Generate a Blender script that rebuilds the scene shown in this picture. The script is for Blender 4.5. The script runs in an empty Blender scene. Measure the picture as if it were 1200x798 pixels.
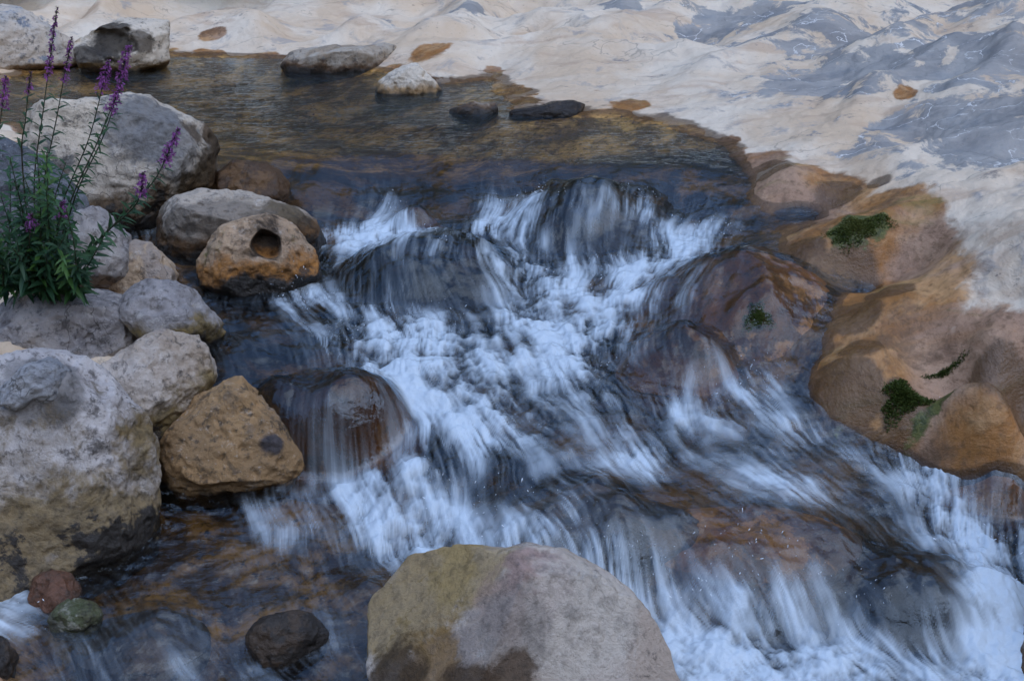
import bpy, bmesh, math, random
import numpy as np
from mathutils import Vector, Matrix

# ------------------------------------------------------------------ camera, sky, sun, exposure
SC = bpy.context.scene
COL = SC.collection
CAM_H, PITCH, HFOV = 1.7, math.radians(22.0), math.radians(46.0)
cam_d = bpy.data.cameras.new('camera')
cam = bpy.data.objects.new('camera', cam_d); COL.objects.link(cam)
cam.location = (0, 0, CAM_H); cam.rotation_euler = (math.pi/2-PITCH, 0, 0)
cam_d.sensor_width = 36; cam_d.lens = 18/math.tan(HFOV/2); cam_d.clip_end = 500; cam_d.clip_start = 0.05
SC.camera = cam

SUN_EL, SUN_AZ = math.radians(50), math.radians(135)      # azimuth measured clockwise from +y (away from the camera)
w = bpy.data.worlds.new('World'); SC.world = w; w.use_nodes = True
wn = w.node_tree; bg = wn.nodes['Background']
sky = wn.nodes.new('ShaderNodeTexSky'); sky.sky_type = 'NISHITA'; sky.sun_disc = False
sky.sun_elevation = SUN_EL; sky.sun_rotation = SUN_AZ; sky.air_density = 1.0; sky.dust_density = 0.3; sky.ozone_density = 3.0
wn.links.new(sky.outputs[0], bg.inputs[0]); bg.inputs[1].default_value = 0.15
sd = bpy.data.lights.new('sun', 'SUN'); sd.energy = 0.5; sd.angle = math.radians(84); sd.color = (1, .93, .84)
so = bpy.data.objects.new('sun', sd); COL.objects.link(so)
sdir = Vector((math.sin(SUN_AZ)*math.cos(SUN_EL), math.cos(SUN_AZ)*math.cos(SUN_EL), math.sin(SUN_EL)))
so.rotation_euler = sdir.to_track_quat('Z', 'Y').to_euler()
vs = SC.view_settings; vs.view_transform = 'Standard'; vs.look = 'None'; vs.gamma = 1; vs.exposure = 1.65; vs.use_curve_mapping = False
SC.cycles.max_bounces = 5; SC.cycles.transparent_max_bounces = 8; SC.cycles.caustics_reflective = False; SC.cycles.caustics_refractive = False

# ------------------------------------------------------------------ numpy helpers
FPX = 600/math.tan(HFOV/2)
CP, SP = math.cos(PITCH), math.sin(PITCH)
def ray(u, v):
    a, b = (np.asarray(u, float)-600)/FPX, (np.asarray(v, float)-399)/FPX
    return a, CP - b*SP, -SP - b*CP
def PZ(u, v, z):
    dx, dy, dz = ray(u, v); k = (z-CAM_H)/dz
    return np.array([dx*k, dy*k, CAM_H+dz*k])
def PY(u, v, y):
    dx, dy, dz = ray(u, v); k = y/dy
    return np.array([dx*k, dy*k, CAM_H+dz*k])

rng0 = np.random.RandomState(7)
_perm = rng0.permutation(256); _perm = np.concatenate([_perm, _perm, _perm])
_g = rng0.normal(size=(256, 3)); _g /= np.linalg.norm(_g, axis=1)[:, None]
def perlin(x, y, z=0.0):
    x, y, z = np.broadcast_arrays(np.asarray(x, float), np.asarray(y, float), np.asarray(z, float))
    xi, yi, zi = np.floor(x).astype(int), np.floor(y).astype(int), np.floor(z).astype(int)
    xf, yf, zf = x-xi, y-yi, z-zi
    xi, yi, zi = xi & 255, yi & 255, zi & 255
    fd = lambda t: t*t*t*(t*(t*6-15)+10)
    uu, vv, ww = fd(xf), fd(yf), fd(zf)
    def gr(i, j, k):
        h = _perm[_perm[_perm[xi+i]+yi+j]+zi+k] & 255
        G = _g[h]
        return G[..., 0]*(xf-i)+G[..., 1]*(yf-j)+G[..., 2]*(zf-k)
    l = lambda a, b, t: a+(b-a)*t
    return 1.5*l(l(l(gr(0,0,0), gr(1,0,0), uu), l(gr(0,1,0), gr(1,1,0), uu), vv),
             l(l(gr(0,0,1), gr(1,0,1), uu), l(gr(0,1,1), gr(1,1,1), uu), vv), ww)
def fbm(x, y, z=0.0, o=4, gain=.5):
    s, a = 0, 1
    for i in range(o):
        s = s+a*perlin(x*2**i+17.3*i, y*2**i+5.1*i, z*2**i+3.7*i); a *= gain
    return s
def ridged(x, y, z=0.0, o=4, gain=.5):
    s, a = 0, 1
    for i in range(o):
        s = s+a*(1-2*np.abs(perlin(x*2**i+7.3*i, y*2**i+9.1*i, z*2**i+1.7*i))); a *= gain
    return s
def sstep(a, b, x):
    t = np.clip((x-a)/(b-a), 0, 1); return t*t*(3-2*t)
def smax(a, b, k):
    h = np.clip(.5+.5*(a-b)/k, 0, 1); return b+(a-b)*h+k*h*(1-h)

class RBF:                                              # multiquadric surface through scattered world points
    def __init__(s, xy, val, c=.12, reg=1e-3):
        s.xy = np.asarray(xy, float); n = len(s.xy); s.c = c
        r = np.sqrt(((s.xy[:, None]-s.xy[None])**2).sum(-1)+c*c)
        A = np.zeros((n+3, n+3)); A[:n, :n] = -r + reg*np.eye(n)
        A[:n, n] = 1; A[:n, n+1:] = s.xy; A[n:, :n] = A[:n, n:].T
        A[n+1:, n+1:] = 0
        b = np.zeros(n+3); b[:n] = val
        s.w = np.linalg.lstsq(A, b, rcond=None)[0]
    def __call__(s, x, y):
        out = s.w[-3]+s.w[-2]*x+s.w[-1]*y
        for (px, py), wt in zip(s.xy, s.w):
            out = out-wt*np.sqrt((x-px)**2+(y-py)**2+s.c**2)
        return out

Y0 = -1.0                                               # fan-shaped grids: rows spaced by distance, columns fanning out from (0, Y0)
def fan(svals, rvals):
    S, Rr = np.meshgrid(svals, rvals); return S*Rr, Rr+Y0
def coarse(fn, svals, rvals, k=4):                      # evaluate a smooth field on a coarser fan and interpolate
    si = np.linspace(0, len(svals)-1, max(2, len(svals)//k)); ri = np.linspace(0, len(rvals)-1, max(2, len(rvals)//k))
    sc, rc = np.interp(si, np.arange(len(svals)), svals), np.interp(ri, np.arange(len(rvals)), rvals)
    X, Y = fan(sc, rc); F = fn(X, Y)
    F = np.array([np.interp(np.arange(len(svals)), si, row) for row in F])
    F = np.array([np.interp(np.arange(len(rvals)), ri, c) for c in F.T]).T
    return F

# ------------------------------------------------------------------ water levels (photo point, level)
WP = [(20,100,.55),(200,100,.55),(400,100,.55),(300,75,.55),(550,130,.55),(350,150,.55),(450,172,.55),(600,175,.55),(700,150,.55),(800,165,.55),
 (330,172,.55),(340,190,.548),(450,189,.545),(560,192,.543),(650,194,.543),(730,196,.545),(800,200,.54),(870,205,.52),
 (360,236,.40),(420,236,.40),(490,236,.42),(560,236,.43),(640,232,.44),(720,235,.44),(820,250,.45),(900,260,.44),
 (300,245,.40),(230,310,.375),(230,345,.335),(300,370,.33),(330,400,.32),(280,410,.31),(420,275,.385),(380,330,.345),(640,290,.38),(540,262,.42),
 (650,370,.315),(560,390,.31),(430,375,.33),(360,350,.335),(700,440,.275),(480,440,.29),(600,480,.25),(750,500,.22),(850,470,.235),(820,540,.18),
 (900,520,.185),(960,505,.18),(1050,545,.13),(1120,495,.18),(1100,560,.11),(330,520,.20),
 (400,560,.09),(480,575,.09),(340,560,.07),(470,520,.24),(500,540,.21),(530,604,.075),(590,565,.2),(600,640,.06),(660,600,.17),(690,668,.04),(760,620,.15),(770,690,.02),
 (830,615,.14),(880,680,.04),(920,630,.12),(1000,630,.10),(1020,715,.0),(1100,690,.03),(1150,640,.05),(1190,600,.07),
 (250,620,.06),(300,680,.05),(150,690,.04),(400,640,.06),(450,640,.055),(50,755,.02),(200,775,.0),(350,785,-.02),(420,700,.05),(420,790,-.02),(20,700,.04),(20,795,-.03),
 (800,740,0),(900,780,-.02),(1100,760,-.02),(1190,700,0),(800,900,-.05),(1100,900,-.06),(200,900,-.06),
 (988,328,.392),(945,345,.385),(1000,318,.395),(965,392,.335),(925,415,.29),(940,240,.49),(1000,360,.34),(1060,440,.25),(1190,500,.12),(1000,240,.44),(1190,300,.35),(1100,120,.55),(800,60,.55),(400,10,.55),(100,20,.55),(60,330,.36),(60,480,.2)]
pts = np.array([PZ(u, v, z) for u, v, z in WP])
water_rbf0 = RBF(pts[:, :2], pts[:, 2], c=.07, reg=6e-2)

LIP = np.array([PZ(u, v, .547) for u, v in [(318,182),(380,187),(450,186),(520,189),(600,191),(660,194),(720,197),(790,203)]])
def water_rbf(x, y):                                    # the pool spills over a smooth rounded lip
    z = water_rbf0(x, y); dd = np.interp(x, LIP[:, 0], LIP[:, 1])+.07*perlin(x*3, 3.3)+.03*perlin(x*8, 1.3)-y
    lat = sstep(LIP[0, 0]-.05, LIP[0, 0]+.12, x)*sstep(LIP[-1, 0]+.12, LIP[-1, 0]-.1, x)
    zl = .549-.10*sstep(-.08, .26, dd)+.016*fbm(x*5.5, y*2.2, 33, 3)*sstep(-.1, .1, dd)*sstep(.34, .2, dd)
    return z+(zl-z)*lat*sstep(-.7, -.35, dd)*sstep(.36, .22, dd)

# boulders the stream runs over: photo point of the top, level of the top, half width, half depth (m), height over its foot, water film
DOMES = [dict(u=505,v=276,z=.475,rx=.37,ry=.30,h=.19,film=.02), dict(u=690,v=215,z=.545,rx=.37,ry=.30,h=.2,film=.02),
 dict(u=872,v=300,z=.455,rx=.43,ry=.40,h=.22,film=.012), dict(u=795,v=380,z=.375,rx=.19,ry=.17,h=.15,film=.015),
 dict(u=488,v=243,z=.455,rx=.10,ry=.08,h=.07,film=.008), dict(u=385,v=440,z=.315,rx=.28,ry=.22,h=.2,film=.006,p=2.2),
 dict(u=1165,v=512,z=.20,rx=.20,ry=.18,h=.14,film=.008), dict(u=1065,v=655,z=.085,rx=.24,ry=.16,h=.06,film=.02),
 dict(u=700,v=580,z=.185,rx=.28,ry=.16,h=.08,film=.02), dict(u=880,v=605,z=.14,rx=.28,ry=.18,h=.06,film=.022), dict(u=165,v=730,z=.035,rx=.16,ry=.12,h=.04,film=.015)]
def dome_h(d, x, y, shrink=0.0):
    c = PZ(d['u'], d['v'], d['z']); ry = d['ry']
    yc = c[1]-.12*ry
    r2 = ((x-c[0])/(d['rx']-shrink))**2+((y-yc)/(ry-shrink))**2
    n = .045*fbm(x*3.2+d['u'], y*3.2, o=2)+.018*fbm(x*8+d['u'], y*8, 3, 3)
    return d['z']-d['h']*np.minimum(r2, 1)**d.get('p', 1.05)-np.clip(r2-1, 0, 5)*d['h']*1.3+n*np.clip(1.3-r2, 0, 1)
def water_level(x, y):
    z = water_rbf(x, y)
    for d in DOMES: z = smax(z, dome_h(d, x, y)+d['film'], .055)
    return z

NS, NT = 1050, 840
ws = np.linspace(-.5, .5, NS); wr = np.exp(np.linspace(math.log(2.75), math.log(9.5), NT))
WX, WY = fan(ws, wr)
WB = coarse(water_rbf, ws, wr)
WZ = WB.copy()
for d in DOMES: WZ = smax(WZ, dome_h(d, WX, WY)+d['film'], .055)
lt0, ltk = math.log(2.75), (NT-1)/math.log(9.5/2.75)
def gidx(x, y):
    r = np.maximum(y-Y0, .1); return (x/r+.5)*(NS-1), (np.log(r)-lt0)*ltk
def samp(F, x, y):
    i, j = gidx(x, y); i = np.clip(i, 0, NS-1.001); j = np.clip(j, 0, NT-1.001)
    i0, j0 = i.astype(int), j.astype(int); a, b = i-i0, j-j0
    return (F[j0, i0]*(1-a)+F[j0, i0+1]*a)*(1-b)+(F[j0+1, i0]*(1-a)+F[j0+1, i0+1]*a)*b
def on_water(u, v):                                     # where the sight line through a photo point meets the water
    ys = np.linspace(1.7, 8.3, 900); p = PY(u, v, ys); h = samp(WZ, p[0], p[1])
    k = np.argmax(p[2] < h); k = k if (p[2] < h).any() else len(ys)-1
    return np.array([p[0][k], p[1][k], h[k]])

# ------------------------------------------------------------------ bedrock levels
BP = [(600,133,.55),(690,139,.55),(760,147,.55),(850,168,.55),(900,185,.56),(960,197,.57),(1040,215,.60),(1090,245,.58),(1150,260,.60),
 (930,215,.555),(985,225,.53),(960,250,.47),(1010,268,.535),(1075,262,.545),(930,280,.455),(1000,325,.395),(960,330,.415),(1060,305,.45),(1035,345,.41),(930,395,.30),(880,440,.24),(1000,400,.37),(1000,440,.31),
 (1100,335,.49),(1190,335,.52),(1160,370,.50),(1130,410,.43),(1060,440,.34),(980,455,.275),(1000,492,.19),(1090,470,.265),(1070,488,.215),(1200,540,.13),(1190,450,.38),(955,482,.19),(1120,470,.28),(1190,520,.17),
 (1190,270,.66),(1100,200,.68),(1190,200,.78),(1000,160,.65),(1000,100,.80),(1100,100,.90),(1190,100,.98),(1190,20,1.22),(1100,10,1.12),(1000,10,1.02),(900,60,.82),(900,120,.66),(850,20,.94),(800,80,.72),(700,40,.80),
 (700,90,.64),(600,60,.68),(600,15,.86),(540,30,.80),(520,90,.58),(480,30,.70),(455,75,.57),(400,50,.60),(400,10,.76),(330,62,.56),(300,30,.68),(250,52,.57),(205,62,.56),(200,20,.70),(100,10,.74),(30,5,.72),
 (590,108,.56),(560,100,.56),
 (60,300,.40),(120,350,.36),(50,400,.36),(150,430,.28),(60,500,.2),(100,600,.06),(30,690,.0),(200,500,.18),(210,340,.33),(190,580,.03),(150,240,.42),(40,150,.5),(-100,300,.5),(-150,500,.4),(-200,700,.3),(-200,150,.7),(-100,60,.75),
 (1300,300,.7),(1350,450,.6),(1300,600,.25),(1350,750,.15),(1350,100,1.15)]
bpts = [PZ(u, v, z if z < .6 else .6+(z-.6)*.55) for u, v, z in BP]
for u, v, dp in [(60,100,.10),(200,100,.14),(300,80,.10),(400,110,.18),(500,140,.18),(600,160,.14),(700,165,.08),(800,175,.05),(400,165,.14),(330,185,.08),
 (450,205,.12),(560,205,.12),(660,205,.10),(760,205,.06),(860,215,.03),(400,250,.14),(300,250,.06),(250,310,.03),(560,260,.12),(640,290,.14),(830,260,.08),
 (280,380,.12),(360,350,.15),(430,375,.18),(560,390,.16),(650,370,.16),(700,440,.15),(600,480,.14),(480,440,.15),(850,480,.12),(750,500,.13),(900,530,.12),(820,560,.12),
 (970,540,.12),(1060,545,.08),(1120,500,.06),(1100,580,.14),(400,565,.10),(500,590,.12),(600,640,.12),(700,680,.14),(560,560,.08),(640,590,.06),(760,620,.05),(870,620,.06),(960,620,.06),
 (800,740,.16),(950,720,.12),(1100,760,.16),(1190,690,.14),(1190,610,.10),(250,620,.07),(300,680,.08),(150,700,.07),(420,660,.08),(60,760,.10),(200,770,.08),(350,780,.1),(420,740,.1),
 (800,880,.16),(1100,880,.16),(200,880,.14)]:
    p = on_water(u, v); bpts.append(np.array([p[0], p[1], p[2]-dp]))
bpts = np.array(bpts)
bed_rbf = RBF(bpts[:, :2], bpts[:, 2], c=.09, reg=1.2e-2)
LUMPS = [(925,206,.56,.14,.13,.05),(1005,258,.54,.17,.13,.08),(1135,385,.47,.3,.22,.03),(985,468,.26,.2,.12,.04),(1165,470,.25,.2,.12,.03),(890,190,.55,.1,.1,.03),(1080,215,.6,.2,.1,.04),
 (985,325,.4,.13,.09,-.05),(935,238,.5,.12,.09,-.05),(1045,300,.47,.13,.07,-.05),(985,395,.36,.2,.08,-.05),(1092,455,.31,.04,.08,-.012),(960,345,.4,.1,.1,-.04),(1030,228,.57,.12,.05,-.04)]
LUMPS += [(520,48,.68,.4,.35,.26),(435,38,.68,.35,.3,.2),(330,36,.66,.5,.35,.2),(620,30,.70,.4,.45,.2),(240,36,.63,.35,.25,.16),(150,10,.70,.5,.5,.2),(570,70,.62,.2,.4,-.08),(480,20,.72,.15,.5,-.12),(385,25,.7,.15,.4,-.1)]
LUMPS = [(*PZ(u, v, z)[:2], a, b, h) for u, v, z, a, b, h in LUMPS]
def bed_smooth(x, y):
    z = bed_rbf(x, y)
    for cx, cy, a, b, h in LUMPS: z = z+(.5 if h > 0 else .8)*h*np.exp(-((x-cx)/a)**2-((y-cy)/b)**2)
    far = .85+.85*(y-8.7)+.10*np.abs(x)
    z = z+(far-z)*sstep(8.6, 10.4, y)
    side = np.abs(x-.4)-(2.2+.25*np.clip(y-2, 0, 8))
    z = z+np.clip(side, 0, 30)*.75*sstep(0, 1.2, side)
    near = sstep(1.4, .6, y); z = z+(-.1-z)*near
    return z
def bed_detail(x, y, above):
    # fluted, scalloped limestone: rounded hollows with sharper crests, stretched along the slope
    rx, ry = x*.86+y*.5, -x*.5+y*.86
    wx, wy = rx+.25*perlin(x*1.3, y*1.3, 5), ry+.25*perlin(x*1.3, y*1.3, 9)
    sabs = lambda q: np.sqrt(q*q+.012)
    sc = sabs(perlin(wx*.9, wy*1.5, 2.2)); sc2 = sabs(perlin(wx*2.7, wy*4.2, 4.2))
    k = sstep(.0, .22, above)
    sc3 = sabs(perlin(wx*1.25+4, wy*1.2, 7.2))
    return -.22*(sc-.25)*k*sstep(4.2, 6.5, y+.25*np.abs(x)) + k*(-.07*(sc-.25)-.20*(sc3-.25)*(.6+.7*sstep(4.2, 6.5, y))-.05*(sc2-.25)-.015*np.maximum(0, ridged(wx*2.2, wy*3, 6, 3)-.7)) + .035*k*fbm(x*1.9, y*2.4, 12, 4)+.010*fbm(x*5, y*5, 1, 4)+.004*fbm(x*22, y*22, 2, 3)-.006*k*np.maximum(0, fbm(x*9, y*14, 7, 3)-.35)*3

# ------------------------------------------------------------------ object helpers
def tag(o, label=None, cat=None, group=None, kind=None):
    if label: o['label'] = label
    if cat: o['category'] = cat
    if group: o['group'] = group
    if kind: o['kind'] = kind
    return o
def mesh_np(name, V, F, mat=None, parent=None, attrs=None, smooth=True, uv=None):
    me = bpy.data.meshes.new(name); V = np.asarray(V, np.float32); F = np.asarray(F, np.int32)
    k = F.shape[1]
    me.vertices.add(len(V)); me.vertices.foreach_set('co', V.ravel())
    me.loops.add(F.size); me.loops.foreach_set('vertex_index', F.ravel())
    me.polygons.add(len(F)); me.polygons.foreach_set('loop_start', np.arange(len(F), dtype=np.int32)*k)
    me.polygons.foreach_set('loop_total', np.full(len(F), k, np.int32))
    if smooth: me.polygons.foreach_set('use_smooth', np.ones(len(F), bool))
    for an, av in (attrs or {}).items():
        a = me.attributes.new(an, 'FLOAT', 'POINT'); a.data.foreach_set('value', np.asarray(av, np.float32).ravel())
    me.update(); me.validate()
    if mat: me.materials.append(mat)
    o = bpy.data.objects.new(name, me); COL.objects.link(o)
    if parent: o.parent = parent
    return o
def grid_faces(nt, ns, keep=None):
    idx = np.arange(nt*ns).reshape(nt, ns)
    F = np.stack([idx[:-1, :-1], idx[:-1, 1:], idx[1:, 1:], idx[1:, :-1]], -1)
    return F[keep] if keep is not None else F.reshape(-1, 4)
def compact(V, F, attrs):
    used = np.zeros(len(V), bool); used[F.ravel()] = True
    m = np.cumsum(used)-1
    return V[used], m[F], {k: v.ravel()[used] for k, v in attrs.items()}

# ------------------------------------------------------------------ materials
class NT_:
    def __init__(s, name):
        s.m = bpy.data.materials.new(name); s.m.use_nodes = True; s.t = s.m.node_tree; s.t.nodes.clear()
        s.out = s.t.nodes.new('ShaderNodeOutputMaterial')
        s.geo = s.t.nodes.new('ShaderNodeNewGeometry')
    def n(s, typ, ins=None, **kw):
        nd = s.t.nodes.new('ShaderNode'+typ)
        for k, v in kw.items(): setattr(nd, k, v)
        for k, v in (ins or {}).items():
            if isinstance(v, bpy.types.NodeSocket): s.t.links.new(v, nd.inputs[k])
            else:
                if isinstance(v, (tuple, list)) and len(v) == 3 and nd.inputs[k].type == 'RGBA': v = (*v, 1)
                nd.inputs[k].default_value = v
        return nd
    def math(s, op, a, b=0.0, c=0.0, clamp=False): return s.n('Math', {0: a, 1: b, 2: c}, operation=op, use_clamp=clamp).outputs[0]
    def mix(s, f, a, b):
        nd = s.n('Mix', data_type='RGBA')
        for i, v in ((0, f), (6, a), (7, b)):
            if isinstance(v, bpy.types.NodeSocket): s.t.links.new(v, nd.inputs[i])
            else: nd.inputs[i].default_value = (*v, 1) if isinstance(v, (tuple, list)) else v
        return nd.outputs[2]
    def ramp(s, f, lo, hi): return s.n('MapRange', {0: f, 1: lo, 2: hi, 3: 0.0, 4: 1.0}, interpolation_type='SMOOTHSTEP').outputs[0]
    def pos(s, off=(0, 0, 0), scl=(1, 1, 1), rot=(0, 0, 0)):
        return s.n('Mapping', {0: s.geo.outputs['Position'], 1: off, 2: rot, 3: scl}).outputs[0]
    def noise(s, v, sc, det=5, rough=.55, dist=0.0):
        return s.n('TexNoise', {'Vector': v, 'Scale': sc, 'Detail': det, 'Roughness': rough, 'Distortion': dist}).outputs[0]
    def attr(s, nm): return s.n('Attribute', attribute_name=nm).outputs['Fac']
    def bump(s, h, st, dist, nrm=None):
        ins = {'Height': h, 'Strength': st, 'Distance': dist}
        if nrm: ins['Normal'] = nrm
        return s.n('Bump', ins).outputs[0]
    def surf(s, sh): s.t.links.new(sh, s.out.inputs[0]); return s.m

BEIGE, WHITE, GREY, BLUEG, OCHRE, BROWN = (.46,.39,.31), (.58,.54,.49), (.23,.22,.21), (.20,.225,.26), (.30,.17,.055), (.10,.05,.02)
PATCH = {}
def rock_mat(name, A, B, C, zw=None, stain=OCHRE, sh=.14, wet=.03, seed=0, cfrac=.55, speck=.5, dark=(.035,.03,.025), gloss=.75, moss=None, mossf=.6, patches=(), pale=1.0):
    t = NT_(name); off = (seed*3.1, seed*1.7, seed*2.3)
    p = t.pos(off)
    n1, n2, n3 = t.noise(p, 3.2, 6, .62, .6), t.noise(t.pos((seed, 5, 2)), 6.5, 8, .68, .3), t.noise(p, 38, 6, .7)
    c = t.mix(t.ramp(t.math('MULTIPLY_ADD', t.math('SUBTRACT', n2, .5), .6, n1), .42, .58), A, B)
    c = t.mix(t.ramp(n2, cfrac-.03, cfrac+.04), c, C)
    n4 = t.noise(t.pos((seed*2, 9, 3)), 15, 9, .74, .3)
    c = t.mix(t.math('MULTIPLY', t.ramp(n4, .55, .64), .75), c, tuple(.5*(a_+b_)*.55 for a_, b_ in zip(C, dark)))
    c = t.mix(t.math('MULTIPLY', t.ramp(n4, .44, .36), .30*pale), c, (.66,.62,.55))
    # fine mottling and pits
    c = t.mix(t.math('MULTIPLY', t.ramp(n3, .54, .66), speck), c, dark)
    n5 = t.noise(t.pos(off, (1, 1, 1.6)), 90, 3, .6)
    c = t.mix(t.math('MULTIPLY', t.ramp(n5, .40, .25), .35*pale), c, (.62,.58,.52))
    vor = t.n('TexVoronoi', {'Vector': t.n('Vector' + 'Math', {0: t.pos(off), 1: t.n('TexNoise', {'Vector': p, 'Scale': 7., 'Detail': 4.}).outputs[1]}, operation='ADD').outputs[0], 'Scale': 2.1}, feature='DISTANCE_TO_EDGE').outputs[0]
    crack = t.math('MULTIPLY', t.ramp(vor, .018, .004), t.ramp(n1, .5, .62))
    c = t.mix(t.math('MULTIPLY', crack, .7), c, dark)
    rough = gloss
    if moss:
        mm = t.math('MULTIPLY', t.ramp(t.noise(t.pos((seed*5, 1, 7)), 4.5, 7, .7), mossf-.04, mossf+.08), .85)
        c = t.mix(mm, c, moss)
    PATCH[name] = []
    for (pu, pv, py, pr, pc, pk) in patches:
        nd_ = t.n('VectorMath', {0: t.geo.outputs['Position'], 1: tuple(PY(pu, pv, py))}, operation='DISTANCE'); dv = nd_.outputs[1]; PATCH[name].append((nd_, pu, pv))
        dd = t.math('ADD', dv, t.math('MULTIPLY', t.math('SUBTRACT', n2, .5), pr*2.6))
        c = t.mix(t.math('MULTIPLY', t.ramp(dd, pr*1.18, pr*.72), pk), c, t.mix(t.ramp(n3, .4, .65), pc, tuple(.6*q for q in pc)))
    if zw is not None:
        z = t.n('SeparateXYZ', {0: t.geo.outputs['Position']}).outputs[2]
        hgt = t.math('ADD', t.math('SUBTRACT', z, zw), t.math('MULTIPLY', t.math('SUBTRACT', n2, .5), -.35*sh/.14))
        c = t.mix(t.math('MULTIPLY', t.ramp(hgt, sh, sh*.45), .9), c, t.mix(t.ramp(n3, .4, .65), stain, tuple(.45*q for q in stain)))
        wm = t.ramp(hgt, wet+.03, wet-.01)
        c = t.mix(wm, c, dark)
        rough = t.math('MULTIPLY_ADD', wm, .3-gloss, gloss)
    nr = t.bump(n2, .55, .05); nr = t.bump(n4, .5, .02, nr); nr = t.bump(n3, .6, .012, nr); nr = t.bump(t.noise(p, 130, 3, .7), .35, .004, nr)
    nr = t.bump(crack, -.6, .01, nr)
    b = t.n('BsdfPrincipled', {'Base Color': c, 'Roughness': rough, 'Normal': nr, 'Specular IOR Level': .35})
    return t.surf(b.outputs[0])

def bedrock_mat():
    t = NT_('sculpted_limestone')
    p = t.pos()
    n1, n2, n3 = t.noise(p, 1.6, 6, .6, .5), t.noise(t.pos((3, 4, 5), (1, 1, 1), (0, 0, .6)), 5, 8, .66, .4), t.noise(p, 42, 6, .7)
    ns = t.noise(t.pos((1, 2, 3), (1.2, 3.4, 3), (0, 0, .55)), 1.7, 7, .62, .8)                # streaks down the slope
    blue, och, wet, deep = t.attr('blue'), t.attr('ochre'), t.attr('wet'), t.attr('deep')
    c = t.mix(t.ramp(n1, .36, .64), (.57,.43,.29), (.67,.57,.44))
    c = t.mix(t.math('MULTIPLY', t.ramp(ns, .50, .66), .6), c, (.44,.31,.21))
    c = t.mix(t.math('MULTIPLY', t.ramp(n2, .54, .66), .75), c, (.33,.30,.27))
    c = t.mix(t.math('MULTIPLY', t.ramp(t.noise(t.pos((8, 2, 1), (1, 1.7, 1.4), (0, 0, .5)), 3.3, 9, .74), .60, .68), .8), c, (.17,.155,.145))
    bm = t.ramp(t.math('ADD', blue, t.math('MULTIPLY', t.math('SUBTRACT', n2, .5), 2.0)), .46, .60)
    bl = t.mix(t.ramp(ns, .4, .62), (.15,.17,.185), (.27,.28,.275))
    c = t.mix(t.math('MULTIPLY', bm, .8), c, bl)
    v2 = t.n('TexVoronoi', {'Vector': t.n('VectorMath', {0: t.pos((0, 0, 0), (.7, 2.6, 1), (0, 0, .55)), 1: t.n('TexNoise', {'Vector': p, 'Scale': 2.5, 'Detail': 6.}).outputs[1]}, operation='ADD').outputs[0], 'Scale': 1.3}, feature='DISTANCE_TO_EDGE').outputs[0]
    ck = t.math('MULTIPLY', t.ramp(v2, .012, .002), t.ramp(t.noise(t.pos((9, 1, 4)), 2.2, 4), .50, .58))
    c = t.mix(t.math('MULTIPLY', ck, .4), c, (.12,.11,.10))
    sp = t.math('MULTIPLY', t.ramp(t.noise(t.pos((2, 8, 4), (1, 1.8, 1.4), (0, 0, .5)), 17, 5, .72), .62, .70), t.ramp(t.noise(t.pos((6, 6, 6)), 1.9, 3), .44, .6))
    c = t.mix(t.math('MULTIPLY', sp, .75), c, (.09,.085,.08))
    # pale calcite veins in the grey parts
    vor = t.n('TexVoronoi', {'Vector': t.n('VectorMath', {0: t.pos((0, 0, 0), (1, 2.2, 1), (0, 0, .5)), 1: t.n('TexNoise', {'Vector': p, 'Scale': 3.5, 'Detail': 5.}).outputs[1]}, operation='ADD').outputs[0], 'Scale': 1.7}, feature='DISTANCE_TO_EDGE').outputs[0]
    c = t.mix(t.math('MULTIPLY', t.math('MULTIPLY', t.ramp(vor, .012, .003), bm), t.ramp(n2, .47, .54)), c, (.62,.60,.56))
    c = t.mix(t.math('MULTIPLY', t.ramp(n3, .58, .74), .45), c, (.12,.10,.085))
    oc = t.mix(t.ramp(n2, .42, .6), (.30,.13,.032), (.45,.25,.105)); oc = t.mix(t.math('MULTIPLY', t.ramp(n1, .50, .62), .7), oc, (.36,.24,.17)); oc = t.mix(t.math('MULTIPLY', t.ramp(t.noise(t.pos((4, 9, 2)), 4.2, 8, .7), .50, .64), .75), oc, (.13,.07,.035))
    oc = t.mix(t.math('MULTIPLY', t.ramp(n3, .45, .7), .6), oc, (.10,.055,.022))
    oc = t.mix(t.math('MULTIPLY', t.ramp(ns, .56, .7), .55), oc, (.17,.15,.035))
    om = t.ramp(t.math('ADD', och, t.math('MULTIPLY', t.math('SUBTRACT', n2, .5), 1.2)), .30, .52)
    c = t.mix(om, c, oc)
    wm = t.ramp(t.math('ADD', wet, t.math('MULTIPLY', t.math('SUBTRACT', n2, .5), .7)), .45, .65)
    c = t.mix(t.math('MULTIPLY', wm, .75), c, (.075,.04,.016))
    gold = t.ramp(t.math('ADD', t.n('SeparateXYZ', {0: t.geo.outputs['Position']}).outputs[1], t.math('MULTIPLY', t.attr('blue'), 0.0)), 4.95, 5.35)
    xyz = t.n('SeparateXYZ', {0: t.geo.outputs['Position']}); shal = t.math('MULTIPLY', t.ramp(xyz.outputs[0], -.15, -.45), t.ramp(xyz.outputs[1], 3.3, 2.9)); gold = t.math('MAXIMUM', gold, t.math('MULTIPLY', shal, .22))
    bedc = t.mix(t.ramp(n2, .44, .62), t.mix(gold, (.016,.012,.011), (.15,.075,.02)), t.mix(gold, (.16,.08,.022), (.70,.39,.11)))
    bedc = t.mix(t.ramp(n3, .5, .7), bedc, (.02,.016,.012))
    c = t.mix(deep, c, bedc)
    c = t.mix(t.attr('far'), c, t.mix(t.ramp(n2, .4, .6), (.03,.035,.014), (.09,.065,.035)))      # scrub on the gorge side
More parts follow.
